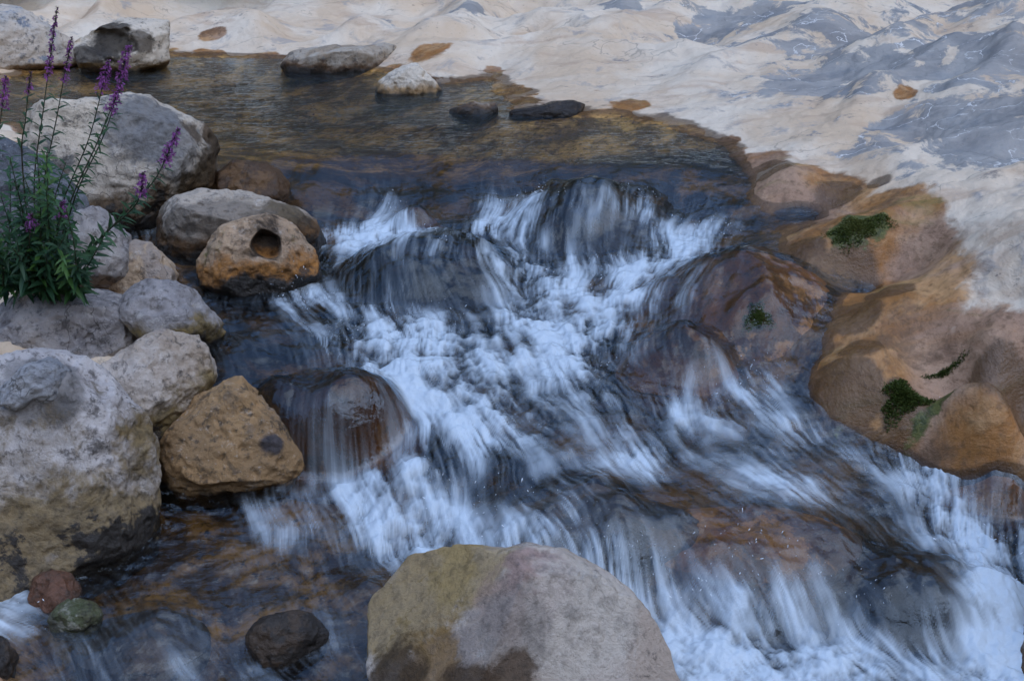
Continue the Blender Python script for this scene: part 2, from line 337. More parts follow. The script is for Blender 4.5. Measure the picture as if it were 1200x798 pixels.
    mo = t.ramp(t.math('ADD', t.attr('moss'), t.math('MULTIPLY', t.math('SUBTRACT', n3, .5), .9)), .35, .6)
    c = t.mix(mo, c, t.mix(t.ramp(n3, .4, .6), (.04,.05,.01), (.11,.11,.025)))
    rough = t.math('MULTIPLY_ADD', wm, -.42, t.math('MULTIPLY_ADD', om, -.28, .82))
    nr = t.bump(ck, -.7, .02); nr = t.bump(ns, .3, .04, nr); nr = t.bump(n2, .6, .035, nr); nr = t.bump(n3, .45, .008, nr); nr = t.bump(t.noise(p, 120, 3, .7), .3, .004, nr)
    b = t.n('BsdfPrincipled', {'Base Color': c, 'Roughness': rough, 'Normal': nr, 'Specular IOR Level': .35})
    return t.surf(b.outputs[0])

def water_mat():
    t = NT_('running_water')
    foam, dep, calm = t.attr('foam'), t.attr('depth'), t.attr('calm')
    p = t.pos()
    rip = t.noise(t.pos((0, 0, 0), (1, 2.6, 1), (0, 0, .1)), 9, 5, .55, .8)
    rip2 = t.noise(p, 34, 4, .6, 1.0)
    rip = t.math('MULTIPLY', rip, t.math('MULTIPLY_ADD', calm, .8, .2)); rip2 = t.math('MULTIPLY', rip2, t.math('MULTIPLY_ADD', calm, .6, .4))
    nr = t.bump(t.attr('streak'), .2, .001); nr = t.bump(rip, .75, .02, nr); nr = t.bump(rip2, .6, .009, nr)
    fr = t.n('Fresnel', {'IOR': 1.333, 'Normal': nr}).outputs[0]
    fr = t.math('MULTIPLY_ADD', fr, 1.2, .014, clamp=True)
    tint = t.mix(t.ramp(dep, 0, .25), (.95,.95,.93), (.46,.42,.33))
    clear = t.n('MixShader', {0: fr, 1: t.n('BsdfTransparent', {0: tint}).outputs[0], 2: t.n('BsdfGlossy', {'Color': (.74, .89, 1), 'Roughness': .08, 'Normal': nr}).outputs[0]}).outputs[0]
    fn = t.bump(t.noise(p, 55, 5, .65), .45, .010, t.bump(t.attr('streak'), .4, .0012))
    fd = t.n('BsdfDiffuse', {'Color': (.68,.79,.87), 'Normal': fn}).outputs[0]
    ft = t.n('BsdfTranslucent', {'Color': (.75,.82,.88), 'Normal': fn}).outputs[0]
    fs = t.n('MixShader', {0: .25, 1: fd, 2: ft}).outputs[0]
    fs = t.n('MixShader', {0: t.math('MULTIPLY', fr, .6), 1: fs, 2: t.n('BsdfGlossy', {'Roughness': .25, 'Normal': fn}).outputs[0]}).outputs[0]
    o = t.n('MixShader', {0: foam, 1: clear, 2: fs}).outputs[0]
    return t.surf(o)

# ------------------------------------------------------------------ flow, foam, water sheet
FLOW = [(450,150,0,1),(650,160,.3,1),(250,110,.6,.6),(400,205,-.1,1),(600,205,0,1),(750,205,.1,1),(420,255,-.5,.7),(300,370,.5,.8),(280,400,.6,.7),(500,330,-.1,1),(600,330,.5,1),(690,260,-.1,1),(800,285,-.6,.7),
 (850,330,-.7,.7),(770,330,-.5,.8),(650,380,.2,.8),(550,430,.9,.6),(480,470,.7,.7),(400,480,.1,1),(700,500,.9,.6),(850,560,1,.4),(1000,600,1,.5),(560,560,.5,.8),(480,540,.2,1),(650,580,.9,.5),(600,590,.8,.6),(720,610,1,.5),(780,650,.9,.6),(830,620,1,.5),(530,500,.7,.7),(450,590,.6,.6),
 (600,640,.9,.5),(850,740,.9,.3),(1100,530,-.3,.8),(1150,650,.3,.8),(1100,750,.9,.3),(950,680,.9,.5),(1060,680,.8,.7),(250,680,.1,.5),(100,750,.8,.3),(250,770,.7,.4),(720,660,.7,.7),(880,480,.8,.5)]
fx, fy, fp = [], [], []
for u, v, du, dv in FLOW:
    a = on_water(u, v); b = PZ(u+15*du, v+15*dv, a[2]); d = (b-a)[:2]; d /= np.linalg.norm(d); fp.append(a[:2]); fx.append(d[0]); fy.append(d[1])
fp, fx, fy = np.array(fp), np.array(fx), np.array(fy)
def nw(P, vals, x, y, h):                              # kernel-weighted average in fan coordinates
    r = y-Y0; s, tt = x/r, np.log(r); num = [0 for _ in vals]; den = 1e-9
    for k, (px, py) in enumerate(P):
        q = py-Y0; wgt = np.exp(-((s-px/q)**2+(tt-math.log(q))**2*.45)/(2*h*h))+1e-9/((s-px/q)**2+(tt-math.log(q))**2+1e-3)
        den = den+wgt
        for i, vv in enumerate(vals): num[i] = num[i]+wgt*vv[k]
    return [n/den for n in num]
VX = coarse(lambda x, y: nw(fp, [fx], x, y, .035)[0], ws, wr, 6)
VY = coarse(lambda x, y: nw(fp, [fy], x, y, .035)[0], ws, wr, 6)
def blur(F, n):
    for _ in range(n):
        F = (F+np.roll(F, 1, 0)+np.roll(F, -1, 0))/3; F = (F+np.roll(F, 1, 1)+np.roll(F, -1, 1))/3
    return F
Rg = WY-Y0
WZb = blur(WZ, 6)
dt = math.log(9.5/2.75)/(NT-1); dsx = 1.0/(NS-1)
zs, zt = np.gradient(WZb, axis=1)/dsx, np.gradient(WZb, axis=0)/dt
gx = zs/Rg; gy = zt/Rg - (WX/Rg)*zs/Rg
gm = np.sqrt(gx**2+gy**2)
VX = VX-.38*gx; VY = VY-.38*gy
e_ = .01
def curl(k, zz): return (perlin(WX*k, (WY+e_)*k, zz)-perlin(WX*k, (WY-e_)*k, zz))/(2*e_*k), -(perlin((WX+e_)*k, WY*k, zz)-perlin((WX-e_)*k, WY*k, zz))/(2*e_*k)
for k_, a_, z_ in ((3, .24, 11), (8, .10, 21)):
    cx_, cy_ = curl(k_, z_); VX += a_*cx_; VY += a_*cy_
vm = np.sqrt(VX**2+VY**2)+1e-6; VX /= vm; VY /= vm
GI = ((VX-(WX/Rg)*VY)/Rg)/dsx; GJ = (VY/Rg)/dt            # grid cells per metre
def lic(N, L, n):                                         # smear a noise field along the current (L metres each way)
    acc = N.copy(); I0, J0 = np.meshgrid(np.arange(NS, dtype=float), np.arange(NT, dtype=float)); wsum = 1.0
    for sg in (1, -1):
        I, J = I0.copy(), J0.copy()
        for k in range(n):
            ii, jj = np.clip(np.rint(I), 0, NS-1).astype(int), np.clip(np.rint(J), 0, NT-1).astype(int)
            I += sg*GI[jj, ii]*L/n; J += sg*GJ[jj, ii]*L/n
            ii, jj = np.clip(I, 0, NS-1.01), np.clip(J, 0, NT-1.01); i0, j0 = ii.astype(int), jj.astype(int); a, b = ii-i0, jj-j0
            acc += (N[j0, i0]*(1-a)+N[j0, i0+1]*a)*(1-b)+(N[j0+1, i0]*(1-a)+N[j0+1, i0+1]*a)*b; wsum += 1
    acc /= wsum; acc -= acc.mean(); return acc/acc.std()
rw = np.random.RandomState(3)
def wn_(k):
    N = rw.normal(size=(NT, NS)); 
    return blur(N, k) if k else N
L0 = lic(wn_(0), .035, 22); L1 = lic(wn_(1), .055, 22); L2 = lic(wn_(5), .08, 22); L3 = lic(wn_(26), .10, 20); L4 = lic(wn_(110), .12, 16)

FROWS = {200:[(330,0),(400,0),(500,.5),(600,0),(700,0),(760,0),(850,0)],160:[(100,0),(300,0),(500,0),(700,0),(850,0)],100:[(60,0),(200,0),(350,0),(500,0)],
 212:[(340,0),(380,0),(420,0),(460,0),(500,0),(540,0),(580,0),(620,0),(660,0),(700,0),(780,0)],190:[(u_, 0) for u_ in range(330, 800, 40)],
 226:[(350,0),(400,0),(450,1),(490,0),(530,0),(580,2),(620,5),(660,2),(720,4),(745,5),(800,1)],
 240:[(300,0),(350,0),(400,3),(450,7),(500,1),(550,1),(580,7),(610,8),(650,5),(700,2),(740,6),(800,2),(850,1),(900,0)],
 280:[(400,7),(450,8),(480,5),(510,7),(550,4),(580,6),(620,7),(650,3),(700,1),(750,2),(800,7),(840,7),(870,1),(900,0)],
 320:[(300,1),(350,2),(385,6),(420,4),(450,2),(500,2),(550,3),(600,7),(640,8),(680,3),(720,6),(760,8),(800,5),(850,1),(900,0)],
 350:[(250,1),(300,1),(350,7),(380,5),(420,3),(450,2),(500,1),(550,2),(600,7),(650,9),(700,7),(750,8),(790,4),(830,1),(880,0)],
 380:[(300,1),(350,3),(400,9),(450,9),(500,9),(550,7),(600,7),(650,8),(700,8),(740,6),(780,1),(850,0)],
 420:[(300,1),(350,2),(400,5),(450,8),(500,9),(550,8),(600,6),(650,7),(700,9),(735,6),(780,1),(850,1),(900,1)],
 460:[(320,0),(350,0),(400,0),(440,1),(480,5),(520,7),(560,8),(600,7),(650,5),(700,7),(750,2),(800,4),(850,7),(900,5),(950,1)],
 500:[(320,0),(350,0),(400,0),(440,0),(480,6),(520,6),(560,7),(600,8),(650,6),(700,5),(750,5),(800,8),(850,6),(900,6),(950,6),(1000,3),(1050,2),(1080,7),(1120,8),(1150,3),(1200,0)],
 600:[(340,3),(380,6),(420,7),(460,8),(500,9)],
 540:[(360,5),(400,7),(440,7),(475,6),(520,4),(560,4),(600,5),(650,4),(700,5),(750,7),(800,4),(850,3),(900,5),(950,3),(1000,2),(1050,4),(1080,9),(1120,7),(1160,2),(1200,1)],
 580:[(330,2),(380,6),(420,8),(460,9),(500,8),(540,2),(580,1),(620,2),(680,5),(740,1),(800,1),(850,4),(900,6),(950,6),(1000,4),(1050,5),(1100,8),(1150,6),(1200,3)],
 620:[(250,0),(320,5),(370,5),(420,6),(460,7),(500,9),(550,9),(600,9),(640,7),(680,1),(740,2),(800,1),(850,1),(900,1),(950,2),(1000,2),(1050,4),(1100,7),(1150,9),(1200,6)],
 660:[(100,0),(200,0),(300,1),(350,1),(400,2),(450,5),(690,9),(735,8),(770,3),(820,2),(850,1),(900,0),(950,1),(1000,1),(1050,1),(1100,3),(1150,7),(1200,8)],
 700:[(100,1),(200,1),(300,1),(400,1),(440,2),(750,8),(800,7),(850,9),(900,9),(950,5),(1000,2),(1050,1),(1100,2),(1150,8),(1200,9)],
 740:[(20,6),(60,4),(120,2),(200,1),(280,1),(330,1),(390,4),(430,3),(780,9),(850,9),(900,9),(950,9),(1000,8),(1050,6),(1100,4),(1150,9),(1200,9)],
 785:[(20,1),(80,3),(150,2),(220,3),(300,3),(350,3),(420,2),(810,9),(900,9),(1000,9),(1100,8),(1200,9)]}
fpt, fval = [], []
for v, row in FROWS.items():
    for u, q in row: fpt.append(on_water(u, v)[:2]); fval.append(q/9.)
DEN = coarse(lambda x, y: nw(fpt, [np.array(fval)], x, y, .0135)[0], ws, wr, 4)
n_a = fbm(WX*9, WY*9, 3, 4); n_b = fbm(WX*28, WY*28, 8, 3)
n_c = fbm(WX*4.5, WY*4.5, 15, 3)
steep = sstep(.25, .8, gm)
hair = .65*L0+.45*L1; veil = .45*L2+.6*L3+.6*L4
mod = np.clip(.55+.9*n_c, .1, 1.3)                        # streaks come and go
froth = sstep(.55, .95, DEN)*(1-.8*steep)                  # churned, directionless where the falls land
n_f = fbm(WX*38, WY*30, 25, 4, .65)
val = .97*DEN+(.28*veil+.23*hair*mod)*(.13+DEN)*(1-.35*froth)+froth*(.24*n_f+.16*n_b+.22*n_a+.14*n_c-.03)+.20*(n_a+.6*n_c)*(.15+DEN)
FOAM = sstep(.22, 1.10, val)**1.15*.98*np.clip(DEN*6-.5, 0, 1)
FOAM = np.maximum(FOAM, .20*DEN*np.clip(.5+.75*hair+.6*n_c, 0, 2))
FOAM = np.maximum(FOAM, .5*np.clip(DEN*3-.5, 0, 1)*sstep(.15, .5, gm)*sstep(.2, 2.6, .8*hair*mod+.9*veil+.5*n_c))
turb = sstep(.35, .9, DEN)
n_d = fbm(WX*60, WY*60, 18, 3)
WZF = WZ + turb*(.022*n_a+.009*n_b*(1-.6*steep)*(1-.55*froth)+.0016*n_d+.0014*froth*n_f) + (.2+turb)*(.0010*L2+.0022*L3+.0005*L0)*sstep(.04, .3, DEN+gm*.3)
calm = 1-sstep(.02, .25, DEN+.5*gm)
chop = (1-turb)*sstep(LIP[:, 1].mean()+.1, LIP[:, 1].mean()-.3, WY)
WZF += (.0035*fbm(WX*5, WY*11, 4, 3)+.0012*fbm(WX*22, WY*34, 6, 2))*(1-turb)+chop*(1-steep)*(.010*fbm(WX*6+.3*VX, WY*9, 14, 3)+.0045*ridged(WX*11+.5*perlin(WX*5, WY*5, 2), WY*15, 16, 3))

BEDW = coarse(bed_smooth, ws, wr, 2); BEDW = BEDW+bed_detail(WX, WY, BEDW-WB)
DEPTH = np.clip(WZ-BEDW, 0, 1)
keep = (WZF > BEDW-.012); kq = keep[:-1, :-1] | keep[1:, :-1] | keep[:-1, 1:] | keep[1:, 1:]
V = np.stack([WX, WY, WZF], -1).reshape(-1, 3); F = grid_faces(NT, NS, kq)
V, F, at = compact(V, F, dict(foam=FOAM, depth=DEPTH, calm=calm, streak=.5*L0+.6*L1+.5*L2))
tag(mesh_np('stream_water', V, F, water_mat(), None, at), kind='structure')

# ------------------------------------------------------------------ bedrock sheet
ts = np.concatenate([-np.geomspace(3.2, .5, 60)[:-1], np.linspace(-.5, .5, 760), np.geomspace(.5, 3.2, 60)[1:]])
tr = np.concatenate([np.linspace(.5, 2.7, 25)[:-1], np.exp(np.linspace(math.log(2.7), math.log(11), 720)), np.geomspace(11, 70, 50)[1:]])
TX, TY = fan(ts, tr)
TB = coarse(bed_smooth, ts, tr, 2); TW = samp(WZ, TX, TY); TWB = samp(WB, TX, TY)
ab = TB-TWB
TZ = TB+bed_detail(TX, TY, ab)
TZ += .35*fbm(TX*.5, TY*.5, 3, 4)*sstep(9.5, 12, TY)
for d in DOMES: pass
above = TZ-TW
ox = lambda u, v, z=.5: PZ(u, v, z)[:2]
def blob(pl, r):
    m = 0
    for u, v, z, k in pl:
        c = PZ(u, v, z if z < .6 else .6+(z-.6)*.55); m = np.maximum(m, np.exp(-(((TX-c[0])/(r*k))**2+((TY-c[1])/(r*k))**2)))
    return m
blue = np.clip(.80*blob([(1000,40,.95,1.3),(1130,130,.9,1.1),(1190,60,1.1,1.4),(860,20,.9,.9),(1060,80,.9,1.),(960,90,.8,.8),(720,20,.85,.45),(555,20,.8,.35),(10,30,.7,.6),(440,20,.75,.4),(1180,170,.8,.6),(1000,60,.8,1.2),(1150,40,.9,1.4),(880,20,.9,1.)], .55)+.15*fbm(TX*2, TY*2, 3, 2), 0, 1)
och = np.clip(1.2*blob([(930,215,.55,.8),(985,262,.5,.8),(930,290,.45,.9),(1020,335,.44,.7),(980,390,.36,1.),(930,400,.3,1.),(1040,420,.36,.8),(980,460,.27,1.),(1090,475,.28,.8),(1190,520,.2,1.),(1048,300,.47,.8),(1025,305,.45,.7),(1060,328,.46,.7),(1050,375,.4,.8),(1100,435,.35,.8),(1140,465,.27,.9),(1030,245,.54,.6),(1065,258,.545,.5),(965,222,.54,.7),(1150,395,.46,.6),(1185,430,.4,.7),(880,190,.55,.6),(1150,450,.4,.6),(505,72,.6,.5),(250,52,.58,.35),(740,132,.55,.4),(1060,120,.75,.22)], .24), 0, 1)
och = np.maximum(och, .8*sstep(.035, .0, above+.03*fbm(TX*5, TY*5, 8, 3)))
far = sstep(8.75, 9.6, TY+.08*np.abs(TX))
wet = np.maximum(sstep(.045, .0, above), 1.1*blob([(1000,325,.4,1.),(940,340,.4,1.2),(950,380,.33,1.2),(900,430,.27,1.2),(900,200,.55,.9),(850,190,.55,.9),(1030,212,.58,.4),(920,260,.47,1.),(980,235,.5,.8),(1040,345,.42,.7),(1000,370,.38,.8),(1010,400,.37,.6),(960,450,.28,1.),(930,300,.44,1.),(1000,478,.22,.7),(1060,478,.25,.6),(1170,510,.18,1.)], .13))
deep = sstep(.02, -.012, above)
V = np.stack([TX, TY, TZ], -1).reshape(-1, 3)
tag(mesh_np('bedrock', V, grid_faces(*TX.shape), bedrock_mat(), None, dict(blue=blue, ochre=och, wet=wet, deep=deep, far=far, moss=blob([(1005,266,.53,1.),(985,270,.52,.7),(1025,264,.54,.7)], .07)+.4*blob([(1060,466,.33,.9),(1068,458,.34,.8)], .04)+.8*blob([(1085,452,.34,.6),(1100,442,.36,.6),(1115,432,.38,.6),(1128,422,.4,.5)], .05)+.45*blob([(985,478,.25,1.)], .04))), kind='structure')

# ------------------------------------------------------------------ the other sides of the gorge, dark scrub over rock
def scrub_mat():
    t = NT_('gorge_scrub'); n = t.noise(t.pos(), .9, 8, .7); n2 = t.noise(t.pos((4, 4, 4)), 5, 6, .7)
    c = t.mix(t.ramp(n, .42, .6), t.mix(t.ramp(n2, .4, .6), (.018,.028,.010), (.05,.065,.02)), (.12,.095,.07))
    return t.surf(t.n('BsdfPrincipled', {'Base Color': c, 'Roughness': .9, 'Normal': t.bump(n2, .8, .3)}).outputs[0])
az = np.radians(np.linspace(68, 292, 150)); rad = np.concatenate([np.linspace(0, 3, 14), np.geomspace(3.3, 34, 36)])
AZ, RD = np.meshgrid(az, rad); r0 = 5.0+1.3*sstep(.3, -.8, np.cos(AZ)); RR = RD+r0
GX_, GY_ = .4+RR*np.sin(AZ), 4.6+RR*np.cos(AZ)
GZ_ = -.4+RD*.72+np.minimum(RD, 4)*.25*fbm(GX_*.5, GY_*.5, 2, 5)
tag(mesh_np('gorge_slope', np.stack([GX_, GY_, GZ_], -1).reshape(-1, 3), grid_faces(*AZ.shape), scrub_mat()), kind='structure')

# ------------------------------------------------------------------ boulders
_ico = {}
def ico(n):
    if n not in _ico:
        bm = bmesh.new(); bmesh.ops.create_icosphere(bm, subdivisions=n, radius=1)
        V = np.array([v.co[:] for v in bm.verts]); F = np.array([[q.index for q in f.verts] for f in bm.faces]); bm.free(); _ico[n] = (V, F)
    return _ico[n]
def boulder(name, outline, base, zb, mat, label, cat='boulder', thick=.85, seed=1, facets=(), nf=10, chips=30, rough=.05, box=.85, sub=6, hole=None, group=None, dy=0.0, parent=None, fine=1.0, crisp=0):
    """outline: photo points of the silhouette; base: photo point where the visible foot meets ground or water at level zb"""
    rs = np.random.RandomState(seed)
    O = np.array(outline, float); c = O.mean(0); c = (O.max(0)+O.min(0))/2*.5+c*.5
    ang = np.arctan2(-(O[:, 1]-c[1]), O[:, 0]-c[0]); rad = np.hypot(*(O-c).T); o = np.argsort(ang); O = O[o]; O = np.concatenate([O+(np.roll(O, -1, 0)-O)*f for f in np.linspace(0, 1, 16)[:-1]]); meanr = rad.mean(); ang = np.arctan2(-(O[:, 1]-c[1]), O[:, 0]-c[0]); rad = .995*np.hypot(*(O-c).T); o = np.argsort(ang); ang, rad = ang[o], rad[o]
    A = np.concatenate([ang-2*math.pi, ang, ang+2*math.pi]); Rd = np.tile(rad, 3)
    fine_a = np.linspace(-math.pi, math.pi, 361); rr = np.interp(fine_a, A, Rd)
    kk = np.ones(7)/7; rr = np.convolve(np.concatenate([rr[-9:-1], rr, rr[1:9]]), kk, 'same')[8:-8]
    foot = PZ(base[0], base[1], zb)
    d = np.array(ray(*c)); d /= np.linalg.norm(d)
    dist = foot[1]/ (d[1]); mpp = dist*math.cos(0)/FPX*(d @ np.array([0, CP, -SP])) ; th = thick*meanr*mpp
    yc = foot[1]+.72*th+dy; dist = yc/d[1]; ctr = np.array([0, 0, CAM_H])+d*dist
    mpp = dist*(d @ np.array([0, CP, -SP]))/FPX; th = thick*meanr*mpp; R0 = meanr*mpp
    Rv = np.array([1., 0, 0]); Uv = np.array([0, SP, CP]); Uv = Uv-d*(Uv@d); Uv /= np.linalg.norm(Uv); Rv = Rv-d*(Rv@d); Rv /= np.linalg.norm(Rv)
    V, Fc = ico(sub); a, b, cc = V[:, 0], V[:, 1], V[:, 2]
    rho = np.sqrt(a*a+b*b)+1e-9; phi = np.arctan2(b, a); rpl = np.interp(phi, fine_a, rr)*mpp
    s1 = rho**box; q = np.sign(cc)*np.abs(cc)**box
    P = ctr+(rpl*s1*a/rho)[:, None]*Rv+(rpl*s1*b/rho)[:, None]*Uv+(q*th)[:, None]*d
    # flat faces knocked off the block
    fl = [(np.array(n, float), k) for n, k in facets]
    for _ in range(nf):
        n = rs.normal(size=3); n -= d*max(0, n@d)*.5; fl.append((n, rs.uniform(.72, .92)))
    for n, k in fl:
        n = n/np.linalg.norm(n); h = (P-ctr)@n; m = h.max()*k; e = np.maximum(h-m, 0); P = P-n*(e*.85)[:, None]
    for _ in range(chips):
        n = rs.normal(size=3); n -= d*max(0, n@d)*.5; fl_k = rs.uniform(.90, .98); n /= np.linalg.norm(n); h = (P-ctr)@n; e = np.maximum(h-h.max()*fl_k, 0); P = P-n*(e*.9)[:, None]
    if hole:
        hu, hv, hr, hd = hole[:4]; asp = hole[4] if len(hole) > 4 else 1.0; rdx = np.array(ray(hu, hv)); rdx /= np.linalg.norm(rdx); C0 = np.array([0, 0, CAM_H])
        rel = P-C0; tt = rel@rdx; pr_ = rel-tt[:, None]*rdx; off = np.hypot(pr_@Rv/asp, pr_@Uv)*(1+.4*fbm(P[:, 0]*9, P[:, 1]*9, P[:, 2]*9, 2)); front = (rel@d) < np.linalg.norm(ctr-C0)
        P = P+rdx*(front*hd*R0*sstep(1.15, .75, off/(hr*mpp)))[:, None]
    nrm = P-ctr; nrm /= np.linalg.norm(nrm, axis=1)[:, None]
    q = P/R0; sd_ = seed*7.7
    nz = rough*R0*(.9*fbm(q[:, 0]*1.1+sd_, q[:, 1]*1.1, q[:, 2]*1.1, 3)+.55*ridged(q[:, 0]*2.1+sd_, q[:, 1]*2.1, q[:, 2]*2.6, 4)-.4)
    nz += fine*(.0065*fbm(P[:, 0]*14+sd_, P[:, 1]*14, P[:, 2]*14, 4)+.005*ridged(P[:, 0]*7+sd_, P[:, 1]*7, P[:, 2]*9, 4)-.004*np.maximum(0, fbm(P[:, 0]*28, P[:, 1]*28+sd_, P[:, 2]*28, 2)-.25)*4)
    P = P+nrm*nz[:, None]
    if crisp:
        for n, k in facets:
            n = np.array(n, float); n = n/np.linalg.norm(n); h = (P-ctr)@n; m = np.percentile(h, 99.8)*crisp; P = P-n*(np.maximum(h-m, 0)*.85)[:, None]
    for nd_, pu, pv in PATCH.get(mat.name, []):          # centre each colour patch, painted hollow shade included, on the face of the rock
        rp = np.array(ray(pu, pv)); rp /= np.linalg.norm(rp); rel = P-np.array([0, 0, CAM_H]); tt = rel@rp
        off = np.linalg.norm(rel-tt[:, None]*rp, axis=1); tt = np.where(off < off.min()+.02, tt, 99)
        if hole and abs(pu-hole[0]) < 1: tt = np.where((tt < 90) & ((P-ctr)@d < .3*R0), -tt, 99)      # painted shade goes to the bottom of the hollow
        nd_.inputs[1].default_value = tuple(P[np.argmin(tt)])
    me_o = mesh_np(name, P-foot, Fc, mat, parent)
    me_o.location = foot
    if label: tag(me_o, label, cat, group)
    return me_o

M = dict(
 far=rock_mat('pale_limestone', (0.550,0.470,0.378), (0.396,0.370,0.335), BLUEG, .55, (0.330,0.200,0.086), .05, .005, 1, .60),
 cap=rock_mat('white_cap_limestone', (0.616,0.530,0.413), (0.506,0.430,0.327), (0.176,0.150,0.120), .55, (0.220,0.140,0.052), .06, .01, 2, .60, patches=[(125,48,5.35,.13,(0.033,0.026,0.019),.9),(170,45,5.3,.07,(0.055,0.040,0.026),.8),(95,70,5.4,.14,(0.033,0.027,0.022),.85)]),  # dark patches paint the shade of the hollow under the cap
 low=rock_mat('grey_limestone', (0.396,0.350,0.284), (0.330,0.260,0.181), GREY, .55, (0.132,0.060,0.017), .07, .02, 3, .6),
 wht=rock_mat('white_stone', (0.660,0.580,0.464), (0.572,0.490,0.378), (0.440,0.380,0.310), .55, (0.396,0.240,0.095), .06, .004, 4, .66, .3),
 big=rock_mat('white_boulder_stone', (.62,.53,.41), (.50,.43,.34), (.20,.19,.17), .42, (.10,.055,.02), .20, .06, 5, .60, .6, patches=[(160,140,3.98,.17,(.15,.15,.15),.85),(200,165,3.9,.13,(.19,.185,.18),.75),(255,160,3.95,.10,(.09,.05,.02),.9),(232,152,3.9,.06,(.07,.042,.02),.85),(278,200,4.0,.15,(.06,.038,.018),.9),(250,225,4.,.12,(.07,.045,.02),.9)]),
 mid=rock_mat('brown_grey_stone', (.44,.37,.29), (.22,.18,.13), (.50,.44,.37), .385, (.14,.07,.024), .13, .03, 6, .60, .6, patches=[(345,268,4.,.13,(.10,.07,.035),.9),(372,285,4.,.10,(.06,.04,.022),.9),(270,255,3.9,.12,(.17,.14,.11),.7),(200,265,3.9,.06,(.12,.1,.08),.6)]),
 hol=rock_mat('tan_stone', (0.440,0.300,0.181), (0.319,0.220,0.138), (0.440,0.360,0.267), .365, (0.363,0.150,0.026), .12, .02, 7, .6, .6, moss=(0.110,0.100,0.017), mossf=.62, patches=[(312,288,3.6,.085,(.05,.032,.018),1.)]),  # dark patch paints shade into the hole
 slate=rock_mat('dark_slate_stone', (.10,.11,.125), (.16,.165,.175), (.065,.07,.08), None, seed=8),
 grey=rock_mat('grey_stone', (0.376,0.337,0.304), (0.267,0.246,0.236), (0.168,0.155,0.152), None, seed=9, cfrac=.57, speck=.65),
 bgrey=rock_mat('blue_grey_stone', (0.337,0.314,0.304), (0.238,0.223,0.220), (0.396,0.337,0.278), .30, (0.178,0.118,0.025), .13, .03, 10, .60, .5),
 beige=rock_mat('beige_stone', (0.465,0.355,0.244), (0.396,0.282,0.177), (0.327,0.264,0.211), None, seed=11, speck=.4),
 warm=rock_mat('cream_grey_stone', (0.465,0.400,0.337), (0.376,0.300,0.227), (0.248,0.209,0.185), .18, (0.188,0.127,0.038), .24, .05, 12, .58, .6),
 front=rock_mat('weathered_white_stone', (0.525,0.482,0.447), (0.416,0.382,0.363), (0.208,0.187,0.169), .07, (0.218,0.150,0.059), .36, .06, 13, .575, .65, patches=[(40,450,2.62,.11,(0.158,0.150,0.143),.75),(70,470,2.6,.05,(0.099,0.091,0.084),.7)]),
 ochre=rock_mat('ochre_stone', (.33,.20,.09), (.26,.16,.075), (.22,.15,.09), .05, (.15,.085,.03), .08, .05, 14, .6, .75, moss=(.07,.07,.015), mossf=.66, patches=[(325,522,2.8,.035,(.04,.04,.05),.9)]),
 near=rock_mat('pinkish_grey_stone', (.42,.34,.27), (.50,.43,.36), (.30,.25,.21), -.1, (.26,.13,.03), .12, -.03, 15, .60, .35, patches=[(480,700,2.3,.15,(.33,.22,.07),.75),(545,662,2.4,.10,(.37,.26,.10),.7),(640,665,2.35,.08,(.34,.23,.20),.8),(585,700,2.3,.09,(.36,.25,.20),.7),(690,730,2.2,.13,(.54,.48,.40),.7),(600,740,2.15,.09,(.27,.235,.20),.7),(500,770,2.1,.10,(.22,.12,.03),.8),(530,792,2.,.07,(.07,.04,.018),.9),(610,796,2.,.055,(.08,.045,.02),.85),(455,790,2.,.08,(.06,.035,.015),.9)]),
 wet=rock_mat('wet_brown_stone', (.24,.095,.025), (.10,.045,.018), (.36,.17,.05), None, seed=16, gloss=.28, speck=.6, pale=0.0),
 dkwet=rock_mat('wet_dark_stone', (.035,.028,.022), (.02,.017,.015), (.06,.04,.025), None, seed=17, gloss=.25, speck=.4, pale=0.0),
 dome=rock_mat('dark_submerged_stone', (.06,.045,.033), (.03,.025,.022), (.12,.075,.04), None, seed=26, gloss=.3, speck=.5, pale=0.0),
 knob=rock_mat('dark_grey_knob_stone', (.20,.205,.215), (.30,.30,.30), (.11,.11,.115), None, seed=28, cfrac=.55, speck=.6),
 dkbrown=rock_mat('dark_brown_wet_stone', (.085,.045,.02), (.04,.025,.015), (.14,.075,.03), None, seed=27, gloss=.3, speck=.5, pale=0.0),
 red=rock_mat('reddish_stone', (.15,.07,.04), (.10,.05,.03), (.08,.05,.035), None, seed=18, gloss=.3, pale=0.0),
 green=rock_mat('greenish_stone', (.075,.085,.04), (.10,.09,.045), (.06,.06,.04), None, seed=19, gloss=.3), pale=0.0)
B = boulder
B('boulder', [(-60,20),(-20,5),(15,6),(30,16),(55,26),(80,43),(92,62),(88,82),(60,100),(0,108),(-60,95)], (40,84), .55, M['far'], 'pale bluish boulder at the left edge on the far side of the calm pool', seed=21)
B('boulder', [(85,78),(86,48),(80,31),(110,26),(150,21),(190,24),(204,36),(202,75),(170,92),(110,95)], (150,84), .55, M['cap'], 'flat-topped white boulder with a black hollow under its cap, beyond the pool', seed=22, facets=[((0,0,1), .8)], box=.7, hole=(128,50,12,.28,3.0), chips=20)
B('boulder', [(328,80),(345,60),(385,56),(430,55),(460,49),(472,62),(476,82),(450,95),(370,96),(335,92)], (400,84), .55, M['low'], 'low grey-brown boulder lying along the far shore of the pool', seed=23, box=.75)
B('stone', [(432,106),(455,88),(478,77),(497,76),(512,89),(526,106),(518,122),(480,126),(445,122)], (480,110), .55, M['wht'], 'small white peaked stone standing in the pool by the far shore', 'stone', seed=24)
